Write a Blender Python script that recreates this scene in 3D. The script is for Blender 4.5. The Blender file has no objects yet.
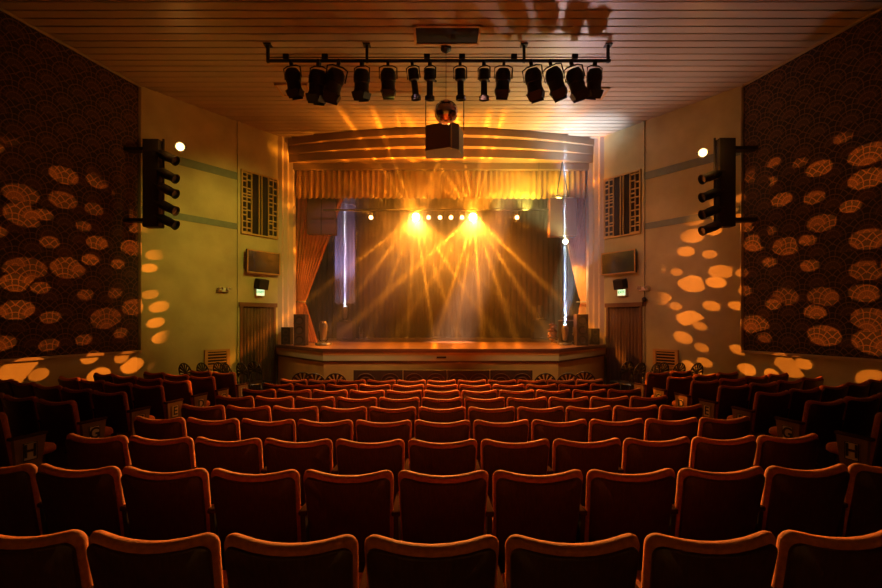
import bpy, bmesh, math, random
from mathutils import Vector, Matrix, Euler
R = math.radians
random.seed(7)
scn = bpy.context.scene
C = scn.collection
CAMZ = 1.90
F = 480.0

def P(px, py, d):
    return Vector(((px-441)/F*d, d, CAMZ + (322-py)/F*d))

# ------------------------------------------------------------------ materials
MATS = {}
def mat(name, col, rough=0.6, metal=0.0, emit=None, es=0.0, noise=0.0, nscale=8.0, sheen=0.0,
        bump=0.0, bscale=60.0, stretch=None, trans=0.0, spec=None, alpha=None):
    m = bpy.data.materials.new(name); m.use_nodes = True
    nt = m.node_tree; b = nt.nodes['Principled BSDF']
    b.inputs['Base Color'].default_value = (*col, 1)
    b.inputs['Roughness'].default_value = rough
    b.inputs['Metallic'].default_value = metal
    if spec is not None: b.inputs['Specular IOR Level'].default_value = spec
    if sheen: b.inputs['Sheen Weight'].default_value = sheen; b.inputs['Sheen Roughness'].default_value = .4; b.inputs['Sheen Tint'].default_value = (*[min(1, c*2.5) for c in col], 1)
    if emit: b.inputs['Emission Color'].default_value = (*emit, 1); b.inputs['Emission Strength'].default_value = es
    if trans: b.inputs['Transmission Weight'].default_value = trans
    if noise or bump:
        tc = nt.nodes.new('ShaderNodeTexCoord'); mp = nt.nodes.new('ShaderNodeMapping')
        nt.links.new(tc.outputs['Object'], mp.inputs['Vector'])
        if stretch: mp.inputs['Scale'].default_value = stretch
    if noise:
        n = nt.nodes.new('ShaderNodeTexNoise'); n.inputs['Scale'].default_value = nscale; n.inputs['Detail'].default_value = 5
        nt.links.new(mp.outputs[0], n.inputs['Vector'])
        cr = nt.nodes.new('ShaderNodeValToRGB')
        cr.color_ramp.elements[0].position = .3; cr.color_ramp.elements[1].position = .7
        cr.color_ramp.elements[0].color = (*[c*(1-noise) for c in col], 1)
        cr.color_ramp.elements[1].color = (*[min(1, c*(1+noise)) for c in col], 1)
        nt.links.new(n.outputs['Fac'], cr.inputs['Fac']); nt.links.new(cr.outputs[0], b.inputs['Base Color'])
    if bump:
        n2 = nt.nodes.new('ShaderNodeTexNoise'); n2.inputs['Scale'].default_value = bscale; n2.inputs['Detail'].default_value = 3
        nt.links.new(mp.outputs[0], n2.inputs['Vector'])
        bp = nt.nodes.new('ShaderNodeBump'); bp.inputs['Strength'].default_value = bump; bp.inputs['Distance'].default_value = .01
        nt.links.new(n2.outputs['Fac'], bp.inputs['Height']); nt.links.new(bp.outputs[0], b.inputs['Normal'])
    MATS[name] = m
    return m

M_wall = mat('plaster', (.40,.37,.20), .75, noise=.16, nscale=1.6, bump=.25, bscale=25)
M_band = mat('band_paint', (.13,.17,.15), .6, noise=.1)
M_ceil = mat('ceiling_boards', (.34,.27,.18), .38, noise=.12, nscale=1.2, stretch=(.4,3,1))
M_ceilgap = mat('ceiling_gap', (.02,.012,.01), .9)
M_ceiltrim = mat('ceiling_trim', (.3,.24,.14), .5)
M_carpet = mat('aisle_carpet', (.06,.022,.016), .95, noise=.3, nscale=30)
M_stagewood = mat('stage_boards', (.30,.17,.10), .32, noise=.25, nscale=3, stretch=(.3,8,1))
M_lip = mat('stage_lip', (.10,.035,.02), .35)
M_orangewood = mat('orange_front', (.50,.29,.09), .5, noise=.12, nscale=3)
M_pale = mat('pale_band', (.45,.42,.26), .5)
M_black = mat('black_metal', (.010,.008,.008), .6)
M_blackmatte = mat('black_matte', (.016,.012,.012), .85)
M_masking = mat('masking', (.015,.010,.008), .95)
M_cloth_black = mat('black_drape', (.05,.022,.014), .95)
M_fabric = mat('seat_fabric', (.36,.095,.028), .85, sheen=.6, noise=.25, nscale=40, bump=.5, bscale=260)
M_backwood = mat('seat_back_wood', (.032,.009,.005), .5, noise=.45, nscale=6, stretch=(14,14,1.2))
M_arm = mat('armrest_wood', (.045,.020,.012), .9, spec=0.0)
M_iron = mat('seat_iron', (.03,.02,.018), .55, metal=.4)
M_endpanel = mat('end_panel_paint', (.17,.085,.04), .55, noise=.15, nscale=9)
M_plate = mat('plate', (.55,.42,.28), .4)
M_letter = mat('letter_black', (.01,.008,.008), .5)
M_curtain = mat('orange_curtain', (.72,.26,.07), .8, noise=.1, nscale=5, sheen=.3)
M_valance = mat('gold_valance', (.50,.29,.055), .75, noise=.1, nscale=4, sheen=.3)
M_backdrop = mat('backdrop_cloth', (.11,.045,.025), .9, noise=.1, nscale=3)
M_doorcloth = mat('door_cloth', (.10,.055,.03), .9, noise=.2, nscale=5, stretch=(6,6,.5))
M_frame = mat('dark_wood_frame', (.12,.05,.02), .5)
M_pil = mat('pilaster_paint', (.50,.42,.36), .6)
M_tan = mat('tan_wood', (.42,.24,.08), .5)
M_grillegold = mat('grille_gold', (.40,.27,.08), .5)
M_screen = mat('screen_glass', (.012,.010,.010), .08, spec=.35)
M_white = mat('white_plastic', (.7,.66,.58), .4)
M_purplecloth = mat('speaker_face', (.17,.095,.11), .85, noise=.15, nscale=60)
M_spk = mat('speaker_body', (.085,.05,.05), .6, noise=.2, nscale=50)
M_cone = mat('speaker_cone', (.025,.015,.015), .35)
M_silver = mat('silver', (.6,.58,.6), .25, metal=.9)
M_grey = mat('fixture_grey', (.34,.30,.33), .3, metal=.6)
M_chair = mat('black_chair', (.018,.013,.011), .35)
M_shaft = mat('bright_rim', (.7,.65,.5), .3, metal=.6)
M_lampglow = mat('amber_lens', (1,.6,.2), .5, emit=(1.0,.66,.28), es=28)
M_lampsmall = mat('amber_lens_small', (1,.6,.2), .5, emit=(1.0,.62,.22), es=9)
M_side_lamp = mat('side_lens', (1,.5,.1), .5, emit=(1.0,.60,.2), es=12)
M_yellowlens = mat('yellow_lens', (1,.8,.3), .5, emit=(1.0,.88,.45), es=40)
M_bluelens = mat('blue_lens', (.8,.85,1), .5, emit=(.8,.86,1.0), es=15)
M_exit = mat('exit_face', (.7,.9,.6), .5, emit=(.72,1.0,.55), es=1.1)
M_exitletter = mat('exit_letter', (.05,.25,.1), .5, emit=(.12,.5,.2), es=.5)
M_offlens = mat('dark_lens', (.05,.04,.05), .1)

def volume_mat(name, dens, col=(1,1,1), g=0.0):
    m = bpy.data.materials.new(name); m.use_nodes = True; nt = m.node_tree
    nt.nodes.clear()
    o = nt.nodes.new('ShaderNodeOutputMaterial'); v = nt.nodes.new('ShaderNodeVolumeScatter')
    v.inputs['Density'].default_value = dens; v.inputs['Color'].default_value = (*col,1); v.inputs['Anisotropy'].default_value = g
    nt.links.new(v.outputs[0], o.inputs['Volume'])
    return m

nt = M_screen.node_tree; b = nt.nodes['Principled BSDF']; b.inputs['Roughness'].default_value = .05; b.inputs['Anisotropic'].default_value = 0
tn = nt.nodes.new('ShaderNodeTangent'); tn.direction_type = 'RADIAL'; tn.axis = 'Z'; nt.links.new(tn.outputs[0], b.inputs['Tangent'])
b.inputs['Anisotropic Rotation'].default_value = 0
def fabric_panel_mat():
    # dark wall fabric with gold fan lines, an art-deco repeat
    m = bpy.data.materials.new('fan_fabric'); m.use_nodes = True; nt = m.node_tree; b = nt.nodes['Principled BSDF']
    N = nt.nodes.new; L = nt.links.new
    tc = N('ShaderNodeTexCoord'); sp = N('ShaderNodeSeparateXYZ'); L(tc.outputs['UV'], sp.inputs[0])
    def mth(op, a, bb=None, c=None):
        n = N('ShaderNodeMath'); n.operation = op
        for i, v in enumerate((a, bb, c)):
            if v is None: continue
            if isinstance(v, (int, float)): n.inputs[i].default_value = v
            else: L(v, n.inputs[i])
        return n.outputs[0]
    cell = .5
    # v row index & offset
    v = mth('DIVIDE', sp.outputs['Y'], cell*.5); row = mth('FLOOR', v)
    odd = mth('MODULO', mth('ABSOLUTE', row), 2.0)
    u = mth('ADD', mth('DIVIDE', sp.outputs['X'], cell), mth('MULTIPLY', odd, .5))
    fu = mth('SUBTRACT', mth('FRACT', u), .5)
    fv = mth('MULTIPLY', mth('FRACT', v), .5)
    r = mth('SQRT', mth('ADD', mth('MULTIPLY', fu, fu), mth('MULTIPLY', fv, fv)))
    ang = mth('ARCTAN2', fv, fu)
    ring = mth('LESS_THAN', mth('ABSOLUTE', mth('SUBTRACT', mth('FRACT', mth('MULTIPLY', r, 6.0)), .5)), .10)
    spoke = mth('LESS_THAN', mth('ABSOLUTE', mth('SUBTRACT', mth('FRACT', mth('MULTIPLY', ang, 2.55)), .5)), .07)
    line = mth('MAXIMUM', ring, spoke)
    fill = mth('LESS_THAN', r, .33)
    mix1 = N('ShaderNodeMix'); mix1.data_type = 'RGBA'; L(fill, mix1.inputs['Factor'])
    mix1.inputs['A'].default_value = (.012,.006,.004,1); mix1.inputs['B'].default_value = (.040,.016,.008,1)
    mix2 = N('ShaderNodeMix'); mix2.data_type = 'RGBA'; L(line, mix2.inputs['Factor'])
    L(mix1.outputs['Result'], mix2.inputs['A']); mix2.inputs['B'].default_value = (.092,.042,.018,1)
    L(mix2.outputs['Result'], b.inputs['Base Color']); b.inputs['Roughness'].default_value = .9
    return m
M_panel = fabric_panel_mat()

# ------------------------------------------------------------------ mesh helpers
def link(name, me, m=None, parent=None, smooth=False):
    if m is not None: me.materials.append(m)
    o = bpy.data.objects.new(name, me); C.objects.link(o)
    if parent is not None: o.parent = parent
    if smooth:
        for p in me.polygons: p.use_smooth = True
    return o
def obj(name, bm, m=None, parent=None, smooth=False, auto=None):
    bmesh.ops.recalc_face_normals(bm, faces=bm.faces[:])
    me = bpy.data.meshes.new(name); bm.to_mesh(me); bm.free()
    o = link(name, me, m, parent, smooth)
    if auto:
        for p in me.polygons: p.use_smooth = True
        me.set_sharp_from_angle(angle=R(auto))
    return o
def tag(o, label, cat, group=None, kind=None):
    o['label'] = label; o['category'] = cat
    if group: o['group'] = group
    if kind: o['kind'] = kind
    return o
def thing(name, label, cat, loc=(0,0,0), rz=0, group=None):
    o = bpy.data.objects.new(name, None); C.objects.link(o); o.location = loc; o.rotation_euler = (0,0,rz)
    return tag(o, label, cat, group)
def struct(name, bm, m, smooth=False):
    o = obj(name, bm, m, None, smooth); o['kind'] = 'structure'; return o
def BM(): return bmesh.new()
def box(bm, x0,x1,y0,y1,z0,z1, mx=None, bev=0):
    vs = [Vector(v) for v in ((x0,y0,z0),(x1,y0,z0),(x1,y1,z0),(x0,y1,z0),(x0,y0,z1),(x1,y0,z1),(x1,y1,z1),(x0,y1,z1))]
    if mx is not None: vs = [mx @ v for v in vs]
    b = [bm.verts.new(v) for v in vs]
    fs = [bm.faces.new([b[i] for i in q]) for q in ((0,3,2,1),(4,5,6,7),(0,1,5,4),(1,2,6,5),(2,3,7,6),(3,0,4,7))]
    if bev:
        es = list({e for f in fs for e in f.edges})
        bmesh.ops.bevel(bm, geom=es, offset=bev, segments=2, profile=.5, affect='EDGES')
    return b
def prism(bm, pts, z0, z1, mx=None):
    """polygon in xy extruded z0..z1"""
    lo = [Vector((p[0],p[1],z0)) for p in pts]; hi = [Vector((p[0],p[1],z1)) for p in pts]
    if mx is not None: lo = [mx@v for v in lo]; hi = [mx@v for v in hi]
    a = [bm.verts.new(v) for v in lo]; b = [bm.verts.new(v) for v in hi]
    bm.faces.new(a[::-1]); bm.faces.new(b)
    n = len(pts)
    for i in range(n): bm.faces.new((a[i],a[(i+1)%n],b[(i+1)%n],b[i]))
def lathe(bm, prof, n=20, mx=None, cap=True):
    rings = []
    for r,z in prof:
        ring = []
        for k in range(n):
            a = 2*math.pi*k/n
            v = Vector((r*math.cos(a), r*math.sin(a), z))
            if mx is not None: v = mx@v
            ring.append(bm.verts.new(v))
        rings.append(ring)
    for i in range(len(rings)-1):
        for k in range(n):
            bm.faces.new((rings[i][k],rings[i][(k+1)%n],rings[i+1][(k+1)%n],rings[i+1][k]))
    if cap:
        bm.faces.new(rings[0][::-1]); bm.faces.new(rings[-1])
def tube(bm, pts, r, n=8, closed=False):
    pts = [Vector(p) for p in pts]; m = len(pts); rings = []
    up = Vector((0,0,1))
    for i,p in enumerate(pts):
        if closed: d = pts[(i+1)%m]-pts[i-1]
        else: d = pts[min(i+1,m-1)]-pts[max(i-1,0)]
        d.normalize()
        a = d.cross(up)
        if a.length < .05: a = d.cross(Vector((1,0,0)))
        a.normalize(); b = d.cross(a)
        rings.append([bm.verts.new(p+(a*math.cos(t)+b*math.sin(t))*r) for t in [2*math.pi*k/n for k in range(n)]])
    for i in range(m if closed else m-1):
        A = rings[i]; B = rings[(i+1)%m]
        for k in range(n): bm.faces.new((A[k],A[(k+1)%n],B[(k+1)%n],B[k]))
    if not closed:
        bm.faces.new(rings[0][::-1]); bm.faces.new(rings[-1])
def MX(loc=(0,0,0), rot=(0,0,0)):
    return Matrix.Translation(Vector(loc)) @ Euler(rot,'XYZ').to_matrix().to_4x4()
def text_mesh(name, s, size, m, parent, mx, depth=.002):
    cu = bpy.data.curves.new('t','FONT'); cu.body = s; cu.size = size; cu.extrude = depth
    cu.align_x = 'CENTER'; cu.align_y = 'CENTER'; cu.offset = size*.02
    t = bpy.data.objects.new('t', cu); C.objects.link(t)
    dg = bpy.context.evaluated_depsgraph_get(); me = bpy.data.meshes.new_from_object(t.evaluated_get(dg))
    bpy.data.objects.remove(t); bpy.data.curves.remove(cu)
    me.transform(mx); me.materials.clear()
    return link(name, me, m, parent)
def copy_tree(o, parent=None):
    c = o.copy(); C.objects.link(c)
    if parent is not None: c.parent = parent
    for ch in [x for x in KIDS.get(o.name, [])]: copy_tree(ch, c)
    return c
KIDS = {}
def index_kids():
    KIDS.clear()
    for x in C.objects:
        if x.parent: KIDS.setdefault(x.parent.name, []).append(x)

# ------------------------------------------------------------------ room shell
CEIL = CAMZ + 4.65
CORX, CORY = 5.95, 9.40        # bend of the side wall
ENDX, ENDY = 4.08, 12.0        # wall meets the proscenium
SLA = .255
def wallA_x(y): return CORX + (CORY-y)*SLA
BACKY = -1.6
def wall_t(t, off=0.0, side=-1):
    x = CORX + (ENDX-CORX)*t; y = CORY + (ENDY-CORY)*t
    n = Vector((-(ENDY-CORY), (ENDX-CORX), 0)).normalized()   # into the room for the right wall
    return Vector((side*(x + n.x*off), y + n.y*off, 0))
WL = math.hypot(ENDX-CORX, ENDY-CORY)
WANG = math.atan2(ENDY-CORY, ENDX-CORX)
def wall_frame(t, z, side, off=0.0):
    """matrix: local x runs along the wall as seen from the room (left to right), local -y points into the room, z up"""
    p = wall_t(t, off, side); p.z = z
    n = Vector((-(ENDY-CORY), (ENDX-CORX), 0)).normalized()
    n = Vector((side*n.x, n.y, 0))
    X = n.cross(Vector((0,0,1))) * -1
    X = Vector((0,0,1)).cross(n)
    m = Matrix(((X.x, -n.x, 0, p.x), (X.y, -n.y, 0, p.y), (X.z, -n.z, 1, p.z), (0,0,0,1)))
    return m

def floor_z(x, y):
    fade = min(1, max(0, (10.6-y)/1.6))
    return .032*max(0, 8.6-y) + .05*max(0, abs(x)-3.0)*fade
bm = BM()
nx, ny = 40, 48
grid = []
for j in range(ny+1):
    y = BACKY + (12.2-BACKY)*j/ny; row = []
    w = wallA_x(y) if y < CORY else max(ENDX, CORX+(ENDX-CORX)*(y-CORY)/(ENDY-CORY))
    w += .05
    for i in range(nx+1):
        x = -w + 2*w*i/nx
        row.append(bm.verts.new((x,y,floor_z(x,y))))
    grid.append(row)
for j in range(ny):
    for i in range(nx): bm.faces.new((grid[j][i],grid[j][i+1],grid[j+1][i+1],grid[j+1][i]))
struct('floor', bm, M_carpet, True)

for side, nm in ((-1,'wall_left'),(1,'wall_right')):
    bm = BM(); th = .2
    pts = [(side*wallA_x(BACKY),BACKY),(side*CORX,CORY),(side*ENDX,ENDY),(side*(ENDX+th),ENDY+.1),(side*(CORX+th),CORY+.1),(side*(wallA_x(BACKY)+th),BACKY)]
    prism(bm, pts, -.1, CEIL+.3)
    struct(nm, bm, M_wall)
bm = BM(); w = wallA_x(BACKY)+.2
box(bm, -w, w, BACKY-.2, BACKY, -.1, CEIL+.3); struct('wall_back', bm, M_wall)

# ceiling: lapped boards running across, with dark gaps
bm = BM(); y = BACKY; BW = .195
def hall_w(y): return (wallA_x(y) if y < CORY else CORX+(ENDX-CORX)*(y-CORY)/(ENDY-CORY))+.02
y = 12.2
def front_edge(x): return 11.42 + .78*min(1,(abs(x)/3.9))**2
seg = 24
yy = BACKY
while yy < 12.1:
    y0, y1 = yy, yy+BW-.040
    for i in range(seg):
        def X(k, y): w = hall_w(min(y,12.0)); return -w + 2*w*k/seg
        xa, xb = X(i,yy), X(i+1,yy)
        lim = min(front_edge(xa), front_edge(xb))
        e0, e1 = y0, min(y1, max(front_edge(xa),front_edge(xb)))
        if e1 <= e0+.01: continue
        a1 = min(e1, front_edge(xa)); b1 = min(e1, front_edge(xb))
        if a1 < e0 or b1 < e0: continue
        v = [bm.verts.new(p) for p in ((xa,e0,CEIL),(xb,e0,CEIL),(xb,b1,CEIL-.006),(xa,a1,CEIL-.006))]
        u = [bm.verts.new(p) for p in ((xa,e0,CEIL+.03),(xb,e0,CEIL+.03),(xb,b1,CEIL+.03),(xa,a1,CEIL+.03))]
        bm.faces.new(v); bm.faces.new((v[0],v[1],u[1],u[0])); bm.faces.new((v[2],v[3],u[3],u[2]))
    yy += BW
ceil_o = struct('ceiling', bm, M_ceil)
bm = BM(); box(bm, -9.2, 9.2, BACKY-.2, 11.44, CEIL+.031, CEIL+.3)
prism(bm, [(-4.6,11.44),(4.6,11.44),(4.6,12.5),(-4.6,12.5)], CEIL+.031, CEIL+.3)
struct('ceiling_void', bm, M_ceilgap)

# ceiling edge moulding at the side walls
for side, nm in ((-1,'trim_1'),(1,'trim_2')):
    bm = BM()
    a = .05
    prism(bm, [(side*(wallA_x(0)-a),0),(side*(CORX-a),CORY),(side*CORX,CORY),(side*wallA_x(0),0)], CEIL-.05, CEIL-.008)
    struct(nm, bm, M_ceiltrim)

# large fabric panels on the rear part of the side walls
PB = CAMZ-.55
for side, w in ((-1,'left'),(1,'right')):
    bm = BM(); uvl = bm.loops.layers.uv.new('UVMap')
    y0, y1 = 1.0, CORY-.03
    L = math.hypot(1,SLA)*(y1-y0)
    q = [(side*(wallA_x(y)-o_),y,z,) for (y,o_,z) in ((y0,.05,PB),(y1,.05,PB),(y1,.05,CEIL-.06),(y0,.05,CEIL-.06))]
    f = [bm.verts.new(p) for p in q]; bk = [bm.verts.new((p[0]+side*.04,p[1],p[2])) for p in q]
    ff = bm.faces.new(f)
    for i in range(4): bm.faces.new((f[i],f[(i+1)%4],bk[(i+1)%4],bk[i]))
    bm.faces.new(bk[::-1])
    for fc in bm.faces:
        for l in fc.loops: l[uvl].uv = (l.vert.co.y*math.hypot(1,SLA), l.vert.co.z)
    t = thing('wall_panel', f'huge dark fan-patterned fabric panel covering the {w} side wall', 'wall panel', (0,0,0))
    obj('fabric', bm, M_panel, t)
    bm = BM()
    prism(bm, [(side*(wallA_x(y0)-.09),y0),(side*(CORX-.09),y1),(side*(CORX-.0),y1),(side*(wallA_x(y0)-.0),y0)], PB-.05, PB)
    obj('ledge', bm, M_ceiltrim, t)
    bm = BM(); box(bm, min(side*(CORX-.09),side*CORX), max(side*(CORX-.09),side*CORX), CORY-.03, CORY+.0, PB-.05, CEIL-.06)
    obj('edge_strip', bm, M_ceiltrim, t)

# painted bands and pilaster on the angled wall
k = 3
for side in (-1,1):
    for z0,z1,t0,t1 in ((CAMZ+3.29,CAMZ+3.46,.0,.66),(CAMZ+2.14,CAMZ+2.28,.0,.66)):
        bm = BM()
        mx = wall_frame((t0+t1)/2, 0, side); h = WL*(t1-t0)/2
        box(bm, -h, h, -.012, .0, z0, z1, mx); struct(f'trim_{k}', bm, M_band); k += 1
    bm = BM(); mx = wall_frame(.668, 0, side); box(bm, -.035, .035, -.03, 0, 0, CEIL, mx); struct(f'trim_{k}', bm, M_wall); k += 1

# proscenium pilasters: stepped reveals
OPX = 3.80
for side in (-1,1):
    bm = BM()
    prism(bm, [(side*ENDX,ENDY),(side*3.98,ENDY+.02),(side*3.98,ENDY+.14),(side*3.89,ENDY+.16),(side*3.89,ENDY+.30),(side*OPX,ENDY+.32),(side*OPX,ENDY+.55),(side*4.8,ENDY+.55),(side*4.8,ENDY)], 0, CEIL+.2)
    o = struct(f'trim_{k}', bm, M_pil); k += 1
# header coves, curved in plan
def cove(k, zb, zt, yc, ys, half, m, depth):
    bm = BM(); n = 28; fr = []
    for i in range(n+1):
        x = -half + 2*half*i/n
        y = yc + (ys-yc)*min(1,abs(x)/half)**2
        fr.append((x,y))
    pts = fr + [(half, 12.62), (-half, 12.62)]
    prism(bm, pts, zb, zt)
    return struct(f'trim_{k}', bm, m)
M_cove = mat('cove_paint', (.25,.16,.08), .5)
cv = [(4.48,4.70,11.46,12.22),(4.28,4.48,11.66,12.28),(4.08,4.28,11.85,12.30)]
for zb, zt, yc, ys in cv:
    cove(k, CAMZ+zb, CAMZ+zt, yc, ys, 4.02, M_cove, 1); k += 1
bm = BM(); box(bm, -3.95,3.95, 12.32,12.55, CAMZ+3.92, CAMZ+4.08); struct(f'trim_{k}', bm, M_cove); k += 1

# ------------------------------------------------------------------ stage
ST = CAMZ-.557
bm = BM()
prism(bm, [(-2.40,9.88),(2.40,9.88),(4.06,11.9),(4.06,12.5),(6.2,12.56),(6.2,17.4),(-6.2,17.4),(-6.2,12.56),(-4.06,12.5),(-4.06,11.9)], ST-.06, ST)
struct('floor_stage', bm, M_stagewood)
bm = BM()
front = [(-4.07,11.86),(-2.42,9.84),(2.42,9.84),(4.07,11.86)]
def ribbon(bm, path, d0, d1, z0, z1):
    """strip following path; d0 d1 are the forward offsets (towards the hall)"""
    ns = []
    for i in range(len(path)):
        a = Vector(path[max(i-1,0)]); b = Vector(path[min(i+1,len(path)-1)])
        t = (b-a).normalized(); ns.append(Vector((t.y,-t.x)))
    outer = [Vector(p)+n*d1 for p,n in zip(path,ns)]; inner = [Vector(p)+n*d0 for p,n in zip(path,ns)]
    for i in range(len(path)-1):
        prism(bm, [inner[i],outer[i],outer[i+1],inner[i+1]], z0, z1)
ribbon(bm, front, -.08, .012, ST-.070, ST+.004); struct('trim_20', bm, M_lip)
bm = BM(); ribbon(bm, front, -.10, .0, ST-.125, ST-.070); struct('trim_21', bm, M_orangewood)
bm = BM(); ribbon(bm, front, -.12, -.005, ST-.24, ST-.125); struct('trim_22', bm, M_pale)
bm = BM(); ribbon(bm, front, -.16, -.02, ST-.28, ST-.24); struct('trim_23', bm, M_lip)  # dark strip put in as the shadow line under the pale band
bm = BM(); ribbon(bm, front, -.30, -.035, -.05, ST-.25); struct('wall_stage_front', bm, M_orangewood)
bm = BM(); box(bm, -.09,.11, 9.83,9.86, ST-.185, ST-.15, bev=.006)
tag(obj('floor_hatch_handle', bm, M_black), 'small dark handle plate on the pale band of the stage front', 'handle')

# stage house
bm = BM(); box(bm, -6.4,-6.2, 12.56,17.6, -.1, 8.4); struct('wall_stage_left', bm, M_masking)
bm = BM(); box(bm, 6.2,6.4, 12.56,17.6, -.1, 8.4); struct('wall_stage_right', bm, M_masking)
bm = BM(); box(bm, -6.4,6.4, 17.4,17.6, -.1, 8.4); struct('wall_stage_back', bm, M_masking)
bm = BM(); box(bm, -6.4,6.4, 12.56,17.6, 8.4, 8.6); struct('ceiling_stage', bm, M_masking)
bm = BM(); box(bm, -6.4,-3.9, 12.50,12.60, -.1, 8.4); box(bm, 3.9,6.4, 12.50,12.60, -.1, 8.4); box(bm, -3.9,3.9,12.56,12.62,CAMZ+4.0,8.4)
struct('wall_stage_header', bm, M_masking)

# ------------------------------------------------------------------ drapes
def drape(name, x0f, x1f, z0, z1, y, m, folds, amp, nz=24, parent=None, tilt=0.0, seed=1, scallop=0.0, per=14, rag=0.0):
    rnd = random.Random(seed); n = folds*per
    ph = [rnd.uniform(-.5,.5) for _ in range(folds+1)]; am = [rnd.uniform(.55,1.2) for _ in range(folds+1)]
    bm = BM(); front = []; back = []
    for j in range(nz+1):
        v = j/nz; z = z0+(z1-z0)*v; a, b = x0f(z), x1f(z)
        fr, bk = [], []
        for i in range(n+1):
            u = i/n; k = min(folds-1, int(u*folds)); w = u*folds-k
            A = am[k]*(1-w)+am[k+1]*w
            s = math.sin(2*math.pi*(u*folds) + ph[k]*(1-w)+ph[k+1]*w + .5*math.sin(v*2+k))
            x = a+(b-a)*u; ampz = amp*min(1, abs(b-a)/abs(x1f(z1)-x0f(z1))+.35)
            zz = z
            if scallop and j == 0: zz = z - scallop*abs(math.sin(math.pi*u*folds))
            if rag and j == 0: zz = z + rnd.uniform(0, rag)
            yy = y + A*ampz*s
            fr.append(bm.verts.new((x,yy,zz))); bk.append(bm.verts.new((x,yy+.012,zz)))
        front.append(fr); back.append(bk)
    for j in range(nz):
        for i in range(n):
            bm.faces.new((front[j][i],front[j][i+1],front[j+1][i+1],front[j+1][i]))
            bm.faces.new((back[j][i],back[j+1][i],back[j+1][i+1],back[j][i+1]))
    for j in range(nz):
        bm.faces.new((front[j][0],front[j+1][0],back[j+1][0],back[j][0]))
        bm.faces.new((front[j][n],back[j][n],back[j+1][n],front[j+1][n]))
    for i in range(n):
        bm.faces.new((front[0][i],back[0][i],back[0][i+1],front[0][i+1]))
        bm.faces.new((front[nz][i],front[nz][i+1],back[nz][i+1],back[nz][i]))
    return obj(name, bm, m, parent, True)
c = lambda v: (lambda z: v)
o = drape('backdrop_curtain', c(-4.3), c(4.3), ST+.01, 8.0, 16.75, M_backdrop, 46, .05, nz=6, seed=3, per=10)
tag(o, 'wide brown pleated backdrop curtain across the rear of the stage', 'curtain')
o = drape('valance', c(-3.76), c(3.76), CAMZ+3.24, CAMZ+3.99, 12.44, M_valance, 52, .028, nz=5, seed=5, scallop=.05, per=10)
tag(o, 'short gold gathered valance hanging across the top of the stage opening', 'valance')
def interp(tab, z):
    if z <= tab[0][0]: return tab[0][1]
    for (a,va),(b,vb) in zip(tab,tab[1:]):
        if z <= b: return va+(vb-va)*(z-a)/(b-a)
    return tab[-1][1]
ZT = CAMZ + (322-302)/F*12.9
zt_ = [(ST,3.30),(ZT-.12,3.60),(ZT,3.66),(ZT+.10,3.60),(CAMZ+2.1,3.05),(CAMZ+3.4,2.60),(9,2.60)]
zr_ = [(ST,3.62),(ZT-.12,3.72),(ZT,3.77),(ZT+.10,3.72),(CAMZ+2.2,3.36),(CAMZ+3.4,3.05),(9,3.05)]
zo_ = [(ST,3.98),(ZT,3.93),(CAMZ+1,3.98),(9,3.98)]
for side, w in ((-1,'left'),(1,'right')):
    t = thing('tab_curtain', f'orange tied-back stage curtain at the {w} edge of the opening', 'curtain')
    zi = zt_ if side < 0 else zr_
    drape('drape', lambda z: side*interp(zi,z), lambda z: side*interp(zo_,z), ST+.01, CAMZ+3.7, 12.9, M_curtain, 11, .045, nz=60, parent=t, seed=9+side, per=10)
    bm = BM(); pts = [(side*(3.795+.155*math.cos(a)), 12.9+.085*math.sin(a), ZT) for a in [2*math.pi*k_/20 for k_ in range(20)]]
    tube(bm, pts, .014, 6, True); obj('tie', bm, M_ceiltrim, t, True)
# black legs
for side, w in ((-1,'left'),(1,'right')):
    o = drape('leg_curtain', lambda z: side*(3.72 if side<0 else 3.75), lambda z: side*6.0, ST+.01, 8.0, 15.0 if side<0 else 14.9, M_cloth_black, 12, .06, nz=4, seed=20+side)
    tag(o, f'dark masking curtain in the wings at stage {w}', 'curtain')
o = drape('leg_curtain', c(-4.3), c(-2.75), ST+.01, 8.0, 16.35, M_cloth_black, 9, .06, nz=4, seed=44)
tag(o, 'dark pleated curtain strip behind the lit cloth tube', 'curtain')

# door curtains in dark frames on the angled walls
for side, w, p0, p1 in ((-1,'left',.672,.97),(1,'right',.672,.97)):
    tc_ = (p0+p1)/2; half = WL*(p1-p0)/2; top = CAMZ+.43
    mx = wall_frame(tc_, 0, side)
    t = thing(f'door_{1 if side<0 else 2}', f'curtained doorway in dark wooden frame beside the stage at {w}', 'door'); t['kind'] = 'structure'
    t.matrix_world = mx
    bm = BM(); box(bm, -half,-half+.06,-.06,0,0,top); box(bm, half-.06,half,-.06,0,0,top); box(bm, -half-.03,half+.03,-.08,0,top-.07,top+.03)
    obj('frame', bm, M_frame, t)
    drape('door_curtain', c(-half+.06), c(half-.06), .03, top-.07, -.035, M_doorcloth, 10, .014, nz=4, parent=t, seed=30+side, per=10)
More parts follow.
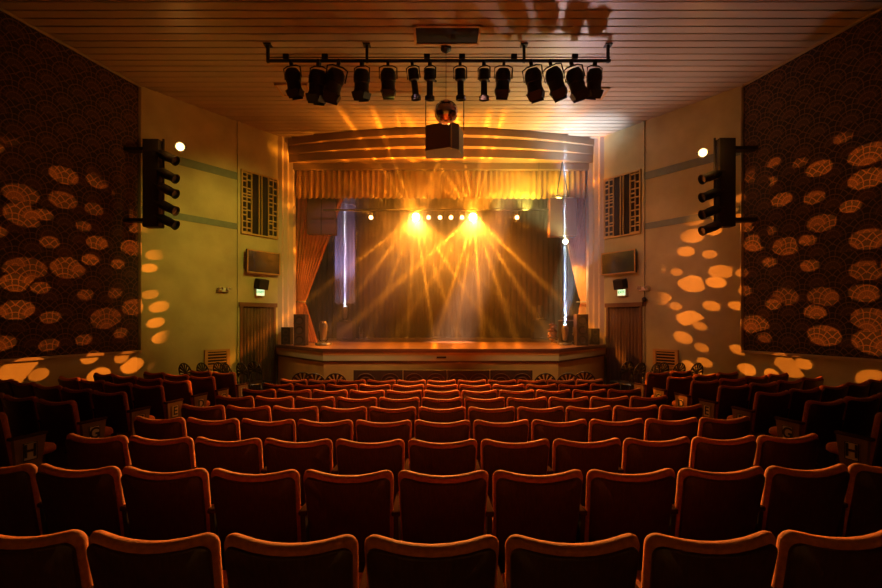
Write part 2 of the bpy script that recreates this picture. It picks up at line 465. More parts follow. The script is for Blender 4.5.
# wall grilles
def grille(side, w):
    mx = wall_frame(.838, CAMZ+2.06, side)
    t = thing('wall_grille', f'tall gilded fretwork grille on the wall {w} of the stage', 'grille'); t.matrix_world = mx
    W, H = 1.0, 1.50
    bm = BM(); box(bm, -W/2,W/2,-.02,0,0,H); obj('backing', bm, M_masking, t)
    bm = BM()
    for x in (-W/2, W/2-.035): box(bm, x,x+.035,-.06,-.02,0,H)
    for z in (0,H-.035): box(bm, -W/2,W/2,-.06,-.02,z,z+.035)
    obj('border', bm, M_grillegold, t)
    bm = BM()
    for x in (-.24,-.045,.03,.215): box(bm, x,x+.022,-.05,-.02,0,H)
    rnd = random.Random(4)
    for sx in (-1,1):
        xa, xb = (.245,.465)
        box(bm, *sorted((sx*.345,sx*.365)),-.05,-.02,0,H)
        for (a,b) in ((xa,.345),(.365,xb)):
            z = .04
            while z < H-.05:
                box(bm, *sorted((sx*a,sx*b)),-.05,-.02,z,z+.026); z += rnd.choice((.07,.1,.15,.2))
    obj('fretwork', bm, M_grillegold, t)
grille(-1,'left'); grille(1,'right')
def louvre(side, w, t0):
    mx = wall_frame(t0, CAMZ-1.03, side)
    t = thing('air_vent', f'low louvred return vent in the {w} wall behind the black chairs', 'vent'); t.matrix_world = mx
    W, H = .58, .42
    bm = BM(); box(bm, -W/2,-W/2+.07,-.04,0,0,H); box(bm, W/2-.07,W/2,-.04,0,0,H); box(bm,-W/2,W/2,-.04,0,0,.05); box(bm,-W/2,W/2,-.04,0,H-.05,H)
    obj('frame', bm, M_tan, t)
    bm = BM(); box(bm, -W/2+.07,W/2-.07,-.006,0,.05,H-.05); obj('backing', bm, M_masking, t)
    bm = BM()
    for q in range(5): box(bm, -W/2+.07,W/2-.07,-.035,-.010,.06+q*.065,.085+q*.065)
    obj('louvre', bm, M_tan, t)
louvre(-1,'left',.505); louvre(1,'right',.50)
def tvset(side, w, extra):
    mx = wall_frame(.852, CAMZ+1.43, side) @ MX((0,-.13,0),(R(1),0,R(2.6) if side<0 else 0))
    t = thing('television', extra, 'television'); t.matrix_world = mx
    W,H = .93,.55
    bm = BM(); box(bm,-W/2,W/2,0,.05,-H/2,H/2,bev=.006); obj('case', bm, M_black, t)
    bm = BM()
    b_ = .028
    box(bm,-W/2,W/2,-.012,0,H/2-b_,H/2); box(bm,-W/2,W/2,-.012,0,-H/2,-H/2+b_); box(bm,-W/2,-W/2+b_,-.012,0,-H/2,H/2); box(bm,W/2-b_,W/2,-.012,0,-H/2,H/2)
    obj('bezel', bm, M_tan, t)
    bm = BM(); box(bm,-W/2+b_,W/2-b_,-.004,0,-H/2+b_,H/2-b_); obj('screen', bm, M_screen, t)
    bm = BM(); box(bm,-.1,.1,.05,.14,-.1,.1); obj('bracket', bm, M_black, t)
tvset(-1,'left','dark wall television left of the stage above the exit sign'); tvset(1,'right','dark wall television right of the stage above the exit sign')
def exitsign(side, w):
    mx = wall_frame(.83, CAMZ+.70, side)
    t = thing('exit_sign', f'small glowing exit sign over the {w} curtained doorway', 'sign'); t.matrix_world = mx
    bm = BM(); box(bm,-.12,.12,-.09,0,-.08,.10,bev=.008); obj('housing', bm, M_white, t)
    bm = BM(); box(bm,-.10,.10,-.096,-.088,-.065,.085); obj('face', bm, M_exit, t)
    text_mesh('lettering','EXIT',.085,M_exitletter,t,MX((0,-.098,.01),(R(90),0,0)))
    s = thing('wall_speaker', f'small black speaker mounted above the {w} exit sign', 'speaker'); s.matrix_world = wall_frame(.83, CAMZ+.93, side)
    bm = BM(); box(bm,-.13,.13,-.24,-.04,-.11,.13,mx=MX((0,0,0),(R(14),0,0)),bev=.012); obj('cabinet', bm, M_blackmatte, s)
    bm = BM(); box(bm,-.03,.03,-.06,0,-.03,.03); obj('bracket', bm, M_black, s)
exitsign(-1,'left'); exitsign(1,'right')
def alarm(side, w, t0, z, lab):
    t = thing('emergency_light', lab, 'lamp'); t.matrix_world = wall_frame(t0, z, side)
    bm = BM(); box(bm,-.13,.13,-.07,0,-.045,.045,bev=.012); obj('housing', bm, M_white, t)
    for sx in (-1,1):
        bm = BM(); lathe(bm, [(.0,0),(.035,.0),(.045,.06),(.04,.065)], 12, MX((sx*.09,-.07,.03),(R(100),0,0)), cap=False); obj('lamp_head', bm, M_white, t, True)
alarm(-1,'left',.545,CAMZ+.72,'small white twin-headed emergency light on the left wall')
alarm(1,'right',.655,CAMZ+.77,'small white twin-headed emergency light on the right wall')
t = thing('wall_camera', 'small dark bracket device on the wall below the right emergency light', 'camera'); t.matrix_world = wall_frame(.665, CAMZ+.46, 1)
bm = BM(); box(bm,-.05,.05,-.03,0,-.1,.1,bev=.008); obj('mount', bm, M_frame, t)
bm = BM(); lathe(bm,[(.02,0),(.05,.03),(.05,.1),(.03,.12)],12,MX((0.02,-.02,.05),(R(80),0,R(30)))); obj('head', bm, M_black, t, True)

# ------------------------------------------------------------------ theatre seats
PIT = .53
def outline(w_top, w_bot, h, r, n=6):
    """rounded trapezoid, top corners radius r; returns [(u,v)] counter-clockwise, v 0..h"""
    pts = []
    rb = .03
    for cx, cy, rr, a0 in ((w_bot/2-rb, rb, rb, -90),(w_top/2-r, h-r, r, 0),(-w_top/2+r, h-r, r, 90),(-w_bot/2+rb, rb, rb, 180)):
        for k_ in range(n+1):
            a = R(a0+90*k_/n); pts.append((cx+rr*math.cos(a), cy+rr*math.sin(a)))
    # subdivide the straight runs
    out = []
    for i,p in enumerate(pts):
        q = pts[(i+1)%len(pts)]; out.append(p)
        d = math.hypot(q[0]-p[0], q[1]-p[1])
        m_ = int(d/.06)
        for s in range(1,m_): out.append((p[0]+(q[0]-p[0])*s/m_, p[1]+(q[1]-p[1])*s/m_))
    return out
def slab(bm, ol, prof, mapf, cu, cv):
    rings = []
    hw = max(abs(p[0]) for p in ol)
    for ins, d in prof:
        s = max(.02, 1-ins/hw)
        sv = max(.02, 1-ins/(cv))
        rings.append([bm.verts.new(mapf(p[0]*s, cv+(p[1]-cv)*sv, d)) for p in ol])
    n = len(ol)
    for a,b in zip(rings, rings[1:]):
        for i in range(n): bm.faces.new((a[i],a[(i+1)%n],b[(i+1)%n],b[i]))
    bm.faces.new(rings[0][::-1]); bm.faces.new(rings[-1])
REC = R(13)
def backmap(u, v, d):
    # v up the back from its lower edge, d towards the sitter
    y = .115 - v*math.sin(REC) + d*math.cos(REC) + .55*u*u
    z = .36 + v*math.cos(REC) + d*math.sin(REC) + .62*u*u*(v/.5)
    return Vector((u,y,z))
def seatmap(u, v, d):
    return Vector((u, .14+v, .385 + d - .03*(1-v/.43)*0 + .02*v/.43))
def make_seat():
    t = thing('theatre_seat','x','seat')
    bm = BM()
    slab(bm, outline(.505,.47,.51,.055), [(.20,-.006),(.12,-.006),(.05,-.006),(.012,-.004),(.002,.008),(0,.025),(.006,.042),(.025,.056),(.06,.064),(.12,.066),(.2,.066)], backmap, 0, .255)
    obj('backrest', bm, M_fabric, t, True)
    bm = BM()
    o_ = [(u*.945, v*.945+.002) for u,v in outline(.505,.47,.51,.05)]
    slab(bm, o_, [(.2,-.022),(.1,-.022),(.004,-.022),(0,-.018),(0,-.006)], backmap, 0, .24)
    obj('back_panel', bm, M_backwood, t, auto=40)
    bm = BM()
    slab(bm, outline(.46,.44,.43,.05), [(.18,0),(.02,0),(0,.02),(0,.055),(.012,.08),(.04,.095),(.1,.102),(.18,.104)], seatmap, 0, .215)
    obj('seat', bm, M_fabric, t, True)
    index_kids(); return t
def add_standard(t, x, end=None, letter=None, outer=0):
    bm = BM()
    box(bm, x-.025,x+.025,.08,.42,.615,.645,bev=.010); obj('armrest', bm, M_arm, t, auto=40)
    if not end:
        bm = BM(); prism(bm, [(.10,.0),(.32,.0),(.30,.03),(.24,.06),(.22,.36),(.33,.60),(.36,.615),(.09,.615),(.11,.45),(.15,.3),(.17,.06),(.10,.03)], x-.014, x+.014, Matrix(((0,0,1,0),(1,0,0,0),(0,1,0,0),(0,0,0,1))))
        obj('standard', bm, M_iron, t)
    else:
        bm = BM(); prism(bm, [(.15,.0),(.34,.0),(.36,.30),(.405,.615),(.115,.615),(.14,.30)], x-.018, x+.018, Matrix(((0,0,1,0),(1,0,0,0),(0,1,0,0),(0,0,0,1))))
        pn = obj('end_panel', bm, M_endpanel, t)
        if letter:
            s = outer
            xo = x + s*.019
            bm = BM(); box(bm, *sorted((xo,xo+s*.004)), .19,.32,.40,.57); pl = obj('letter_plate', bm, M_plate, pn)
            bm = BM()
            for (a,b,c_,d_) in ((.19,.32,.40,.408),(.19,.32,.562,.57),(.19,.198,.40,.57),(.312,.32,.40,.57)):
                box(bm, *sorted((xo+s*.004,xo+s*.006)), a,b,c_,d_)
            obj('plate_border', bm, M_letter, pn)
            mx = MX((xo+s*.005,.255,.485),(R(90),0,R(90) if s>0 else R(-90)))
            text_mesh('letter', letter, .17, M_letter, pn, mx)
ORD = ['nearest','second','third','fourth','fifth','sixth','seventh','eighth','ninth','tenth','eleventh']
ORDN = ['first']+ORD[1:]
basic = make_seat()                      # left standard only
add_standard(basic, -PIT/2)
endR = make_seat(); add_standard(endR, -PIT/2); add_standard(endR, PIT/2, True)
endL = make_seat(); add_standard(endL, -PIT/2, True)
index_kids()
used = {}
def place(proto, x, y, rz, label, group):
    if proto.name not in used: o = proto; used[proto.name] = 1
    else: o = copy_tree(proto)
    o.location = (x, y, floor_z(x,y)); o.rotation_euler = (0,0,rz)
    tag(o, label, 'seat', group); return o
RC = 20.0
for r in range(9):
    z0 = 1.79 + .815*r - (.06 if r == 0 else 0)
    n_left = 0
    for i in range(11):
        s = (i-5)*PIT + (-.035 if r == 0 else .012); phi = s/RC
        x = RC*math.sin(phi); y = z0 + RC*(1-math.cos(phi))
        px = 441+F*x/y
        if px < -75 or px > 957: continue
        proto = endL if i == 0 else endR if i == 10 else basic
        row = 'row nearest the camera' if r == 0 else 'row nearest the stage' if r == 8 else f'{ORD[r]} row from camera'
        if i < 5: w = f'{ORDN[i]} from left aisle'
        elif i == 5: w = 'in the middle'
        else: w = f'{ORDN[10-i]} from right aisle'
        place(proto, x, y, phi, f'rust theatre seat, centre block, {row}, {w}', 'theatre seats of the centre block')
LY = [4.28,5.12,5.95,6.75,7.5,8.3,9.15]
LET = 'HGFEDCB'
for side, w in ((-1,'left'),(1,'right')):
    if 1:
        sp = make_seat()      # plain seat of this block: standard on its wall side
        add_standard(sp, side*PIT/2)
        index_kids()
    for r, y0 in enumerate(LY):
        th = R(13); cx, cy = side*3.95, y0
        for i in range(7):
            x = cx + side*PIT/2*math.cos(th); y = cy + PIT/2*math.sin(th)
            ex = cx + side*PIT*math.cos(th); ey = cy + PIT*math.sin(th)
            lim = wallA_x(ey) if ey < CORY else CORX+(ENDX-CORX)*(ey-CORY)/(ENDY-CORY)
            f_ = .4*math.sin(th)
            if abs(ex) > lim-.12: break
            if ey + .45 > CORY and abs(ex) > CORX+(ENDX-CORX)*(ey+.45-CORY)/(ENDY-CORY)-.1: break
            px = 441+F*x/y
            if -60 < px < 942:
                if i == 0:
                    e = make_seat(); add_standard(e, side*PIT/2); add_standard(e, -side*PIT/2, True, LET[r], -side); index_kids()
                else: e = sp
                row = f'row nearest the camera' if r == 0 else 'row nearest the stage' if r == 6 else f'{ORD[r]} row from camera'
                who = 'on the aisle' if i == 0 else f'{ORDN[i]} in from the aisle'
                q = place(e, x, y, side*th, f'rust theatre seat, {w} side block, {row}, {who}', f'theatre seats of the {w} side block')
            cx, cy = ex, ey; th += R(3.5)
    if sp.name not in used:
        for ch in list(KIDS.get(sp.name,[])): bpy.data.objects.remove(ch)
        bpy.data.objects.remove(sp)

# ------------------------------------------------------------------ fan-backed black chairs
def make_fan_chair():
    t = thing('fan_back_chair','x','chair')
    def bk(a, r):   # point on the back disc
        x = r*math.cos(a); v = r*math.sin(a)
        return Vector((x, -.16-.22*(v+.1), .72+v))
    bm = BM(); n = 22
    tube(bm, [bk(R(-35)+R(250)*k_/n, .20) for k_ in range(n+1)], .014, 6); obj('back_frame', bm, M_chair, t, True)
    bm = BM()
    for k_ in range(9):
        a = R(-20)+R(220)*k_/8; p, q = bk(a,.035), bk(a,.195)
        s = Vector((math.sin(a),0,-math.cos(a)))
        w0,w1 = .007,.027
        vs = [p-s*w0,p+s*w0,q+s*w1,q-s*w1]
        f = [bm.verts.new(v) for v in vs]; g = [bm.verts.new(v+Vector((0,.008,0))) for v in vs]
        bm.faces.new(f); bm.faces.new(g[::-1])
        for i in range(4): bm.faces.new((f[i],f[(i+1)%4],g[(i+1)%4],g[i]))
    lathe(bm, [(.045,-.008),(.045,.008)], 14, MX(bk(0,0)+Vector((0,.004,0)),(R(90),0,0)))
    obj('back_slats', bm, M_chair, t)
    bm = BM(); lathe(bm, [(.05,.43),(.19,.43),(.21,.445),(.20,.46),(.1,.462),(.02,.455)], 24, MX((0,.04,0))); obj('seat', bm, M_chair, t, auto=40)
    for sx in (-1,1):
        bm = BM(); tube(bm, [bk(R(-35) if sx>0 else R(215),.20), (sx*.17,-.10,.46), (sx*.19,-.19,0)], .012, 6); obj('leg', bm, M_chair, t, True)
        bm = BM(); tube(bm, [(sx*.15,.16,.44),(sx*.19,.24,0)], .012, 6); obj('leg', bm, M_chair, t, True)
    index_kids(); return t
fc = make_fan_chair()
def wordside(s): return 'left' if s < 0 else 'right'
spots = []
for px, d, rz in ((317,9.15,0),(338,9.15,0),(304,9.35,8),(543,9.15,0),(565,9.15,0),(583,9.45,-8)):
    spots.append(((px-441)/F*d, d, R(rz)))
labs = ['black fan-backed chair before the stage front, outer of the left pair','black fan-backed chair before the stage front, beside the dark barrier at left',
 'half-hidden black fan-backed chair left of the pair at the stage front',
 'black fan-backed chair before the stage front, beside the dark barrier at right','black fan-backed chair before the stage front, outer of the right pair',
 'half-hidden black fan-backed chair right of the pair at the stage front']
pos = [('furthest from the stage door','centre'),]
leftsp = [(194,9.85,-28),(211,10.28,-28),(227,10.62,-28),(236,10.0,-40),(250,10.42,-35),(261,10.87,-25)]
words = ['under the wall side of the vent','under the middle of the vent','just before the vent edge','raised beside the vent','dark before the door curtain','closest to the stage corner']
first = True
for (x,y,rz),lb in zip(spots,labs):
    o = fc if first else copy_tree(fc); first = False
    o.location = (x,y,floor_z(x,y)+.02); o.rotation_euler = (0,0,rz); tag(o, lb, 'chair', 'black chairs along the stage front')
for side in (-1,1):
    for (px,d,rz),wd in zip(leftsp, words):
        o = copy_tree(fc); x = side*(441-px)/F*d
        o.location = (x,d,floor_z(x,d)+.10); o.rotation_euler = (0,0,-side*R(rz)); tag(o, f'black fan-backed chair by the {wordside(side)} wall, {wd}', 'chair', f'black chairs by the {wordside(side)} wall')

M_barrier = mat('barrier_board', (.045,.022,.012), .6, noise=.2)
# low dark barrier with raised arcs
for i,(px0,px1) in enumerate(((353,403),(403,447),(447,490),(490,533))):
    d = 9.42; x0,x1 = (px0-441)/F*d+.008,(px1-441)/F*d-.008
    zt2 = CAMZ-.945
    t = thing('pit_barrier', f'low dark barrier panel with curved ribs before the stage, {["first","second","third","last"][i]} from the left', 'barrier', ((x0+x1)/2,d,0), 0, 'dark barrier panels before the stage')
    w = (x1-x0)/2
    bm = BM(); box(bm,-w,w,0,.04,0.0,zt2,bev=.006); obj('board', bm, M_barrier, t)
    bm = BM()
    for cx in (-w/2, w/2):
        for rr in (.10,.17):
            tube(bm, [(cx+rr*math.cos(a)*1.1, -.006, zt2-.24+rr*math.sin(a)) for a in [math.pi*q/12 for q in range(1,12)]], .008, 5)
    obj('rib', bm, M_frame, t, True)

# ------------------------------------------------------------------ stage lights on the ceiling bar
def make_par(long=False, big=1.0):
    """hangs from z=0 (bar) down; the can points down (local -z)"""
    t = thing('stage_light','x','stage light')
    bm = BM(); box(bm,-.025,.025,-.03,.03,-.06,.035,bev=.006); obj('clamp', bm, M_black, t)
    r = (.088 if long else .128)*big; L_ = .50 if long else .36
    bm = BM(); h = .16*big
    tube(bm, [(-r-.02,0,-h-.1),(-r-.02,0,-.09),(-r*.6,0,-.06),(r*.6,0,-.06),(r+.02,0,-.09),(r+.02,0,-h-.1)], .011, 6); obj('yoke', bm, M_black, t)
    bm = BM(); z = -.10
    if long: pr = [(.03,z),(r*.95,z-.01),(r,z-.04),(r,z-.18),(r*.62,z-.20),(r*.62,z-.42),(r*.95,z-.43),(r*.95,z-.50),(r*.8,z-.50),(r*.8,z-.46),(.01,z-.46)]
    else: pr = [(.03,z),(r*.7,z-.01),(r*.95,z-.06),(r,z-.10),(r,z-.20),(r*.9,z-.21),(r*.9,z-.30),(r*1.05,z-.36),(r*.98,z-.36),(r*.82,z-.30),(.01,z-.28)]
    lathe(bm, pr, 18, cap=False)
    for q in range(3): lathe(bm, [(r*1.04,z-.10-q*.03),(r*1.04,z-.112-q*.03)], 18)
    obj('can', bm, M_black, t, auto=35)
    bm = BM(); zz = z-(.47 if long else .29); lathe(bm,[(r*.78,zz),(r*.78,zz-.006)],16); obj('lens', bm, M_offlens, t)
    if not long:
        for q in range(4):
            bm = BM(); box(bm, -r*.75,r*.75,-.004,.004,-.10 if q%2 else -.14,0, MX((0,0,0),(0,0,q*math.pi/2)) @ MX((0,r*1.0,z-.35),(R(-(20 if q%2 else 28)),0,0)))
            obj('barn_door', bm, M_black, t)
    else:
        bm = BM(); box(bm, -.02,.02,r-.01,r+.12,z-.17,z-.14); obj('handle', bm, M_black, t)
    index_kids(); return t
par = make_par(); ell = make_par(True)
BZ = CAMZ+4.38; BY = 8.05
items = [(291,0,-3,1),(319,0,14,1.15),(339,0,14,1.15),(362,0,10,1.05),(388,0,0,1),(412,1,-5,1),(430,1,7,1),(460,1,-2,1),(484,1,5,1),(504,0,3,1),(531,0,-6,1.1),(550,0,-14,1.1),(571,0,-18,1.1),(595,0,-6,1)]
nm_ = ['first from the left end of the ceiling bar, alone','second on the ceiling bar, wide can of the touching pair','third on the ceiling bar, right of the touching pair','fourth on the ceiling bar, with flared flaps','fifth on the ceiling bar, straight down',
 'sixth on the ceiling bar, slim long barrel','seventh on the ceiling bar, slim barrel left of the mirror ball','eighth on the ceiling bar, slim barrel right of the mirror ball','ninth on the ceiling bar, last slim barrel',
 'tenth on the ceiling bar, short and square','eleventh on the ceiling bar, tilted left','twelfth on the ceiling bar, tilted left','thirteenth on the ceiling bar, tilted most','last at the right end of the ceiling bar']
seen = {0:0,1:0}
for (px,lg,tl,sc),lb in zip(items,nm_):
    src = ell if lg else par
    o = src if not seen[lg] else copy_tree(src); seen[lg] = 1
    o.location = ((px-441)/F*BY, BY-.0, BZ-.02); o.rotation_euler = (R(12),R(tl),R(random.uniform(-30,30))); o.scale = (sc,)*3
    tag(o, 'black stage light, '+lb, 'stage light', 'stage lights on the ceiling bar')
t = thing('lighting_bar','long black lighting bar bracketed under the slatted ceiling','lighting bar',(0,BY,BZ))
bm = BM(); tube(bm,[(-2.88,0,0),(2.84,0,0)],.028,10); obj('pipe', bm, M_black, t, True)
bm = BM(); tube(bm,[(-2.88,.0,.06),(2.84,.0,.06)],.008,6); obj('cable', bm, M_blackmatte, t, True)
for px in (268,367,524,608):
    x = (px-441)/F*BY
    bm = BM(); box(bm, x-.022,x+.022,-.022,.022,-.03,CEIL-BZ+.01); box(bm, x-.06,x+.06,-.06,.06,CEIL-BZ-.02,CEIL-BZ+.01); obj('hanger', bm, M_black, t)
for px in (286,325,427,462,514,575):
    x = (px-441)/F*BY
    bm = BM(); box(bm, x-.05,x+.05,-.03,.03,.03,.11,bev=.008); obj('connector', bm, M_black, t)

# ceiling vents
def cvent(x0,x1,y0,y1,lab,dark=M_masking,name='ceiling_vent'):
    t = thing(name, lab, 'vent', ((x0+x1)/2,(y0+y1)/2,CEIL))
    w=(x1-x0)/2; h=(y1-y0)/2; e=.04
    bm = BM(); box(bm,-w,w,-h,-h+e,-.03,.0); box(bm,-w,w,h-e,h,-.03,0); box(bm,-w,-w+e,-h,h,-.03,0); box(bm,w-e,w,-h,h,-.03,0); obj('frame', bm, M_tan, t)
    bm = BM(); box(bm,-w+e,w-e,-h+e,h-e,-.012,.0); obj('grille', bm, dark, t)
cvent(-.44,.64,7.50,8.02,'large dark rectangular vent in the slatted ceiling above the lighting bar')
cvent(-3.25,-2.62,9.35,9.85,'small ceiling vent near the left end of the lighting bar', M_ceil)
cvent(2.72,3.35,9.5,10.0,'small ceiling vent near the right end of the lighting bar', M_ceil)

# mirror ball
t = thing('mirror_ball','mirrored ball hanging on a wire from the ceiling','mirror ball',(.085,8.1,CAMZ+3.54))
bm = BM(); bmesh.ops.create_uvsphere(bm, u_segments=32, v_segments=18, radius=.2)
def mirror_mat():
    m = bpy.data.materials.new('mirror_tiles'); m.use_nodes=True; nt=m.node_tree; b=nt.nodes['Principled BSDF']
    b.inputs['Metallic'].default_value=1; b.inputs['Roughness'].default_value=.12; b.inputs['Base Color'].default_value=(.75,.5,.38,1)
    return m
M_mir = mirror_mat()
obj('ball', bm, M_mir, t)
bm = BM(); tube(bm,[(0,0,.19),(0,0,4.65-3.54-.02)],.004,5); obj('wire', bm, M_black, t)
bm = BM(); lathe(bm,[(.02,1.00),(.09,1.05),(.09,1.10)],14); obj('motor', bm, M_black, t)

# centre loudspeaker cluster
t = thing('centre_loudspeaker','boxy loudspeaker cabinet hanging at centre above the stage','loudspeaker',(.07,9.9,CAMZ+3.78))
mx = MX((0,0,0),(R(-9),0,0))
bm = BM(); prism(bm,[(-.39,-.0),(.12,-.15),(.30,-.04),(.41,.32),(-.39,.32)],-.27,.30,mx); obj('cabinet', bm, M_spk, t)
bm = BM(); prism(bm,[(-.37,-.02),(.10,-.16),(.10,-.155),(-.37,-.005)],-.27,.27,mx); obj('grille', bm, mat('brown_grille',(.09,.04,.025),.9,noise=.2,nscale=80), t)
bm = BM(); prism(bm,[(.125,-.16),(.155,-.142),(.155,-.13),(.125,-.15)],-.30,.30,mx); obj('edge_strip', bm, M_tan, t)
for x in (-.39,.41):
    bm = BM(); tube(bm,[(x,.2,.25),(x,.2,CEIL-CAMZ-3.78)],.010,6); obj('hanger', bm, M_black, t)

# ------------------------------------------------------------------ side light towers
def tower(side):
    base = Vector((side*5.42, 9.05, 0)) if side<0 else Vector((side*5.32, 9.0, 0))
    z0, z1 = CAMZ+1.78, CAMZ+3.42
    t = thing('light_tower', f'black wall-mounted light boom on the {wordside(side)} wall carrying spotlights', 'light boom', (base.x,base.y,z0))
    bm = BM(); box(bm,-.15,.15,-.10,.10,0,z1-z0,bev=.01); obj('board', bm, M_blackmatte if side<0 else M_masking, t)
    bm = BM()
    for z in (.15,z1-z0-.15): box(bm, *sorted((side*.1,side*.62)),-.0,.18,z-.03,z+.03)
    obj('bracket', bm, M_black, t)
    bm = BM(); tube(bm,[(-side*.20,-.02,-.0),(-side*.20,-.02,z1-z0+.02)],.02,8); obj('pipe', bm, M_black, t, True)
    return base, z0, z1
def spot_can(name, loc, rot, lens, label, group, sc=1):
    """can pointing along local -z"""
    t = thing(name, label, 'spotlight', loc, 0, group); t.rotation_euler = rot; t.scale=(sc,)*3
    bm = BM(); r=.085
    lathe(bm,[(.03,.22),(r*.7,.21),(r,.15),(r,-.02),(r*.92,-.03),(r*.92,-.10),(r*1.12,-.17),(r*1.05,-.17),(r*.85,-.10),(.01,-.09)],18,cap=False)
    obj('can', bm, M_black, t, auto=35)
    bm = BM(); tube(bm,[(-r-.02,0,.03),(-r-.02,0,.24),(0,0,.29),(r+.02,0,.24),(r+.02,0,.03)],.009,6); obj('yoke', bm, M_black, t)
    bm = BM(); lathe(bm,[(r*.84,-.112),(r*.84,-.118)],18); obj('lens', bm, lens, t)
    return t
def aim(v):
    return Vector(v).to_track_quat('-Z','Y').to_euler()
wn = ['topmost','second','third','fourth','lowest']
lampL = P(176,144,9.0); lampR = P(707,150,9.0)
for side in (-1,1):
    base,z0,z1 = tower(side)
    ys = (158,176,191,208,222) if side<0 else (178,196,213,229)
    for i,py in enumerate(ys):
        z = CAMZ+(322-py)/F*9.0
        d = Vector((-side*.9,-.12,-.45 if side<0 else -.35))
        lb = 'lowest' if i == len(ys)-1 else wn[i]
        spot_can('spotlight',(base.x-side*.33,base.y-.08,z),aim(d),M_offlens,f'black spotlight on the {wordside(side)} wall boom, {lb} of its unlit ones','unlit spotlights on the wall booms')
    L_ = lampL if side<0 else lampR
    d = Vector((-side*.55,-1.0,-.35))
    spot_can('spotlight', L_ + Vector((0,.14,0)), aim(d), M_side_lamp, f'glowing amber spotlight at the top of the {wordside(side)} wall boom', None, .95)

# ------------------------------------------------------------------ things on the stage
def speaker_tower(x,y,label,h=.74,w=.28):
    t = thing('loudspeaker',label,'loudspeaker',(x,y,ST))
    bm = BM(); box(bm,-w/2,w/2,0,.28,0,h,bev=.008); obj('cabinet', bm, M_spk, t)
    for q in range(3):
        z = h*(.18+.31*q)
        bm = BM(); lathe(bm,[(.10,0),(.105,-.01),(.09,-.012),(.035,.02),(.03,.008),(.01,.004)],18,MX((0,-.002,z),(R(-90),0,0)) ,cap=False)
        obj('driver', bm, M_cone, t, auto=35)
speaker_tower((300-441)/F*11.35,11.30,'tall dark three-cone loudspeaker before the left orange curtain')
speaker_tower((582-441)/F*11.35,11.30,'tall dark three-cone loudspeaker before the right orange curtain')
def small_box(x,y,w,h,label):
    t = thing('loudspeaker',label,'loudspeaker',(x,y,ST))
    bm = BM(); box(bm,-w/2,w/2,0,.24,0,h,bev=.008); obj('cabinet', bm, M_blackmatte, t)
    for z in (.13,.31):
        bm = BM(); lathe(bm,[(.075,0),(.08,-.008),(.065,-.01),(.02,.01),(.01,.006)],16,MX((0,-.002,z),(R(-90),0,0)),cap=False); obj('driver', bm, M_cone, t, auto=35)
small_box((287-441)/F*11.85,11.75,.23,.43,'small black speaker box at the far left end of the stage')
small_box((594-441)/F*11.85,11.75,.22,.40,'small black speaker box at the far right end of the stage')
def subwoofer(x,y,w,h,label):
    t = thing('subwoofer',label,'loudspeaker',(x,y,ST))
    bm = BM(); box(bm,-w/2,w/2,0,.5,0,h,bev=.012); obj('cabinet', bm, M_spk, t)
    bm = BM(); box(bm,-w/2+.02,w/2-.02,-.012,0,.02,h-.02); obj('grille', bm, M_purplecloth if x<0 else M_spk, t)
    bm = BM(); box(bm,-.05,.05,-.018,-.012,.04,.07); obj('badge', bm, M_silver, t)
subwoofer((345-441)/F*15.2,15.15,.52,.56,'square bass cabinet at rear stage left under the beam lamp')
subwoofer((540.5-441)/F*15.6,15.45,.50,.62,'square bass cabinet at rear stage right under a pale ornament')
def moving_head(x,y,z,label,h=.50,m=M_grey,lens=M_bluelens,name='moving_head_light'):
    t = thing(name,label,'stage light',(x,y,z)); s = h/.5
    bm = BM(); lathe(bm,[(.15*s,0),(.17*s,.02*s),(.16*s,.05*s),(.06*s,.075*s)],20); obj('base', bm, M_silver, t, auto=40)
    bm = BM(); 
    for sx in (-1,1): tube(bm,[(sx*.03*s,0,.06*s),(sx*.085*s,0,.12*s),(sx*.09*s,0,.28*s)],.014*s,6)
    obj('yoke', bm, M_blackmatte, t)
    bm = BM(); lathe(bm,[(.02*s,.10*s),(.05*s,.12*s),(.072*s,.24*s),(.082*s,.36*s),(.078*s,.43*s),(.055*s,.48*s),(.04*s,.485*s)],18); obj('head', bm, m, t, auto=60)
    bm = BM(); lathe(bm,[(.038*s,.487*s),(.038*s,.492*s)],14); obj('lens', bm, lens, t)
    return t
moving_head((324-441)/F*11.5,11.45,ST,'grey egg-shaped moving light standing on the stage floor at left',.60,lens=M_offlens)
LBX, LBY = (345-441)/F*15.4, 15.4
moving_head(LBX,LBY,ST+.56,'moving light on the left bass cabinet shooting a white beam up',.52)
moving_head((540.5-441)/F*15.6,15.7,ST+.62,'pale slender moving light on the right bass cabinet, unlit',.50,lens=M_offlens)
RBX, RBY = (565-441)/F*11.6, 11.6
moving_head(RBX,RBY,ST,'moving light at stage right shooting a blue white beam up',.50)
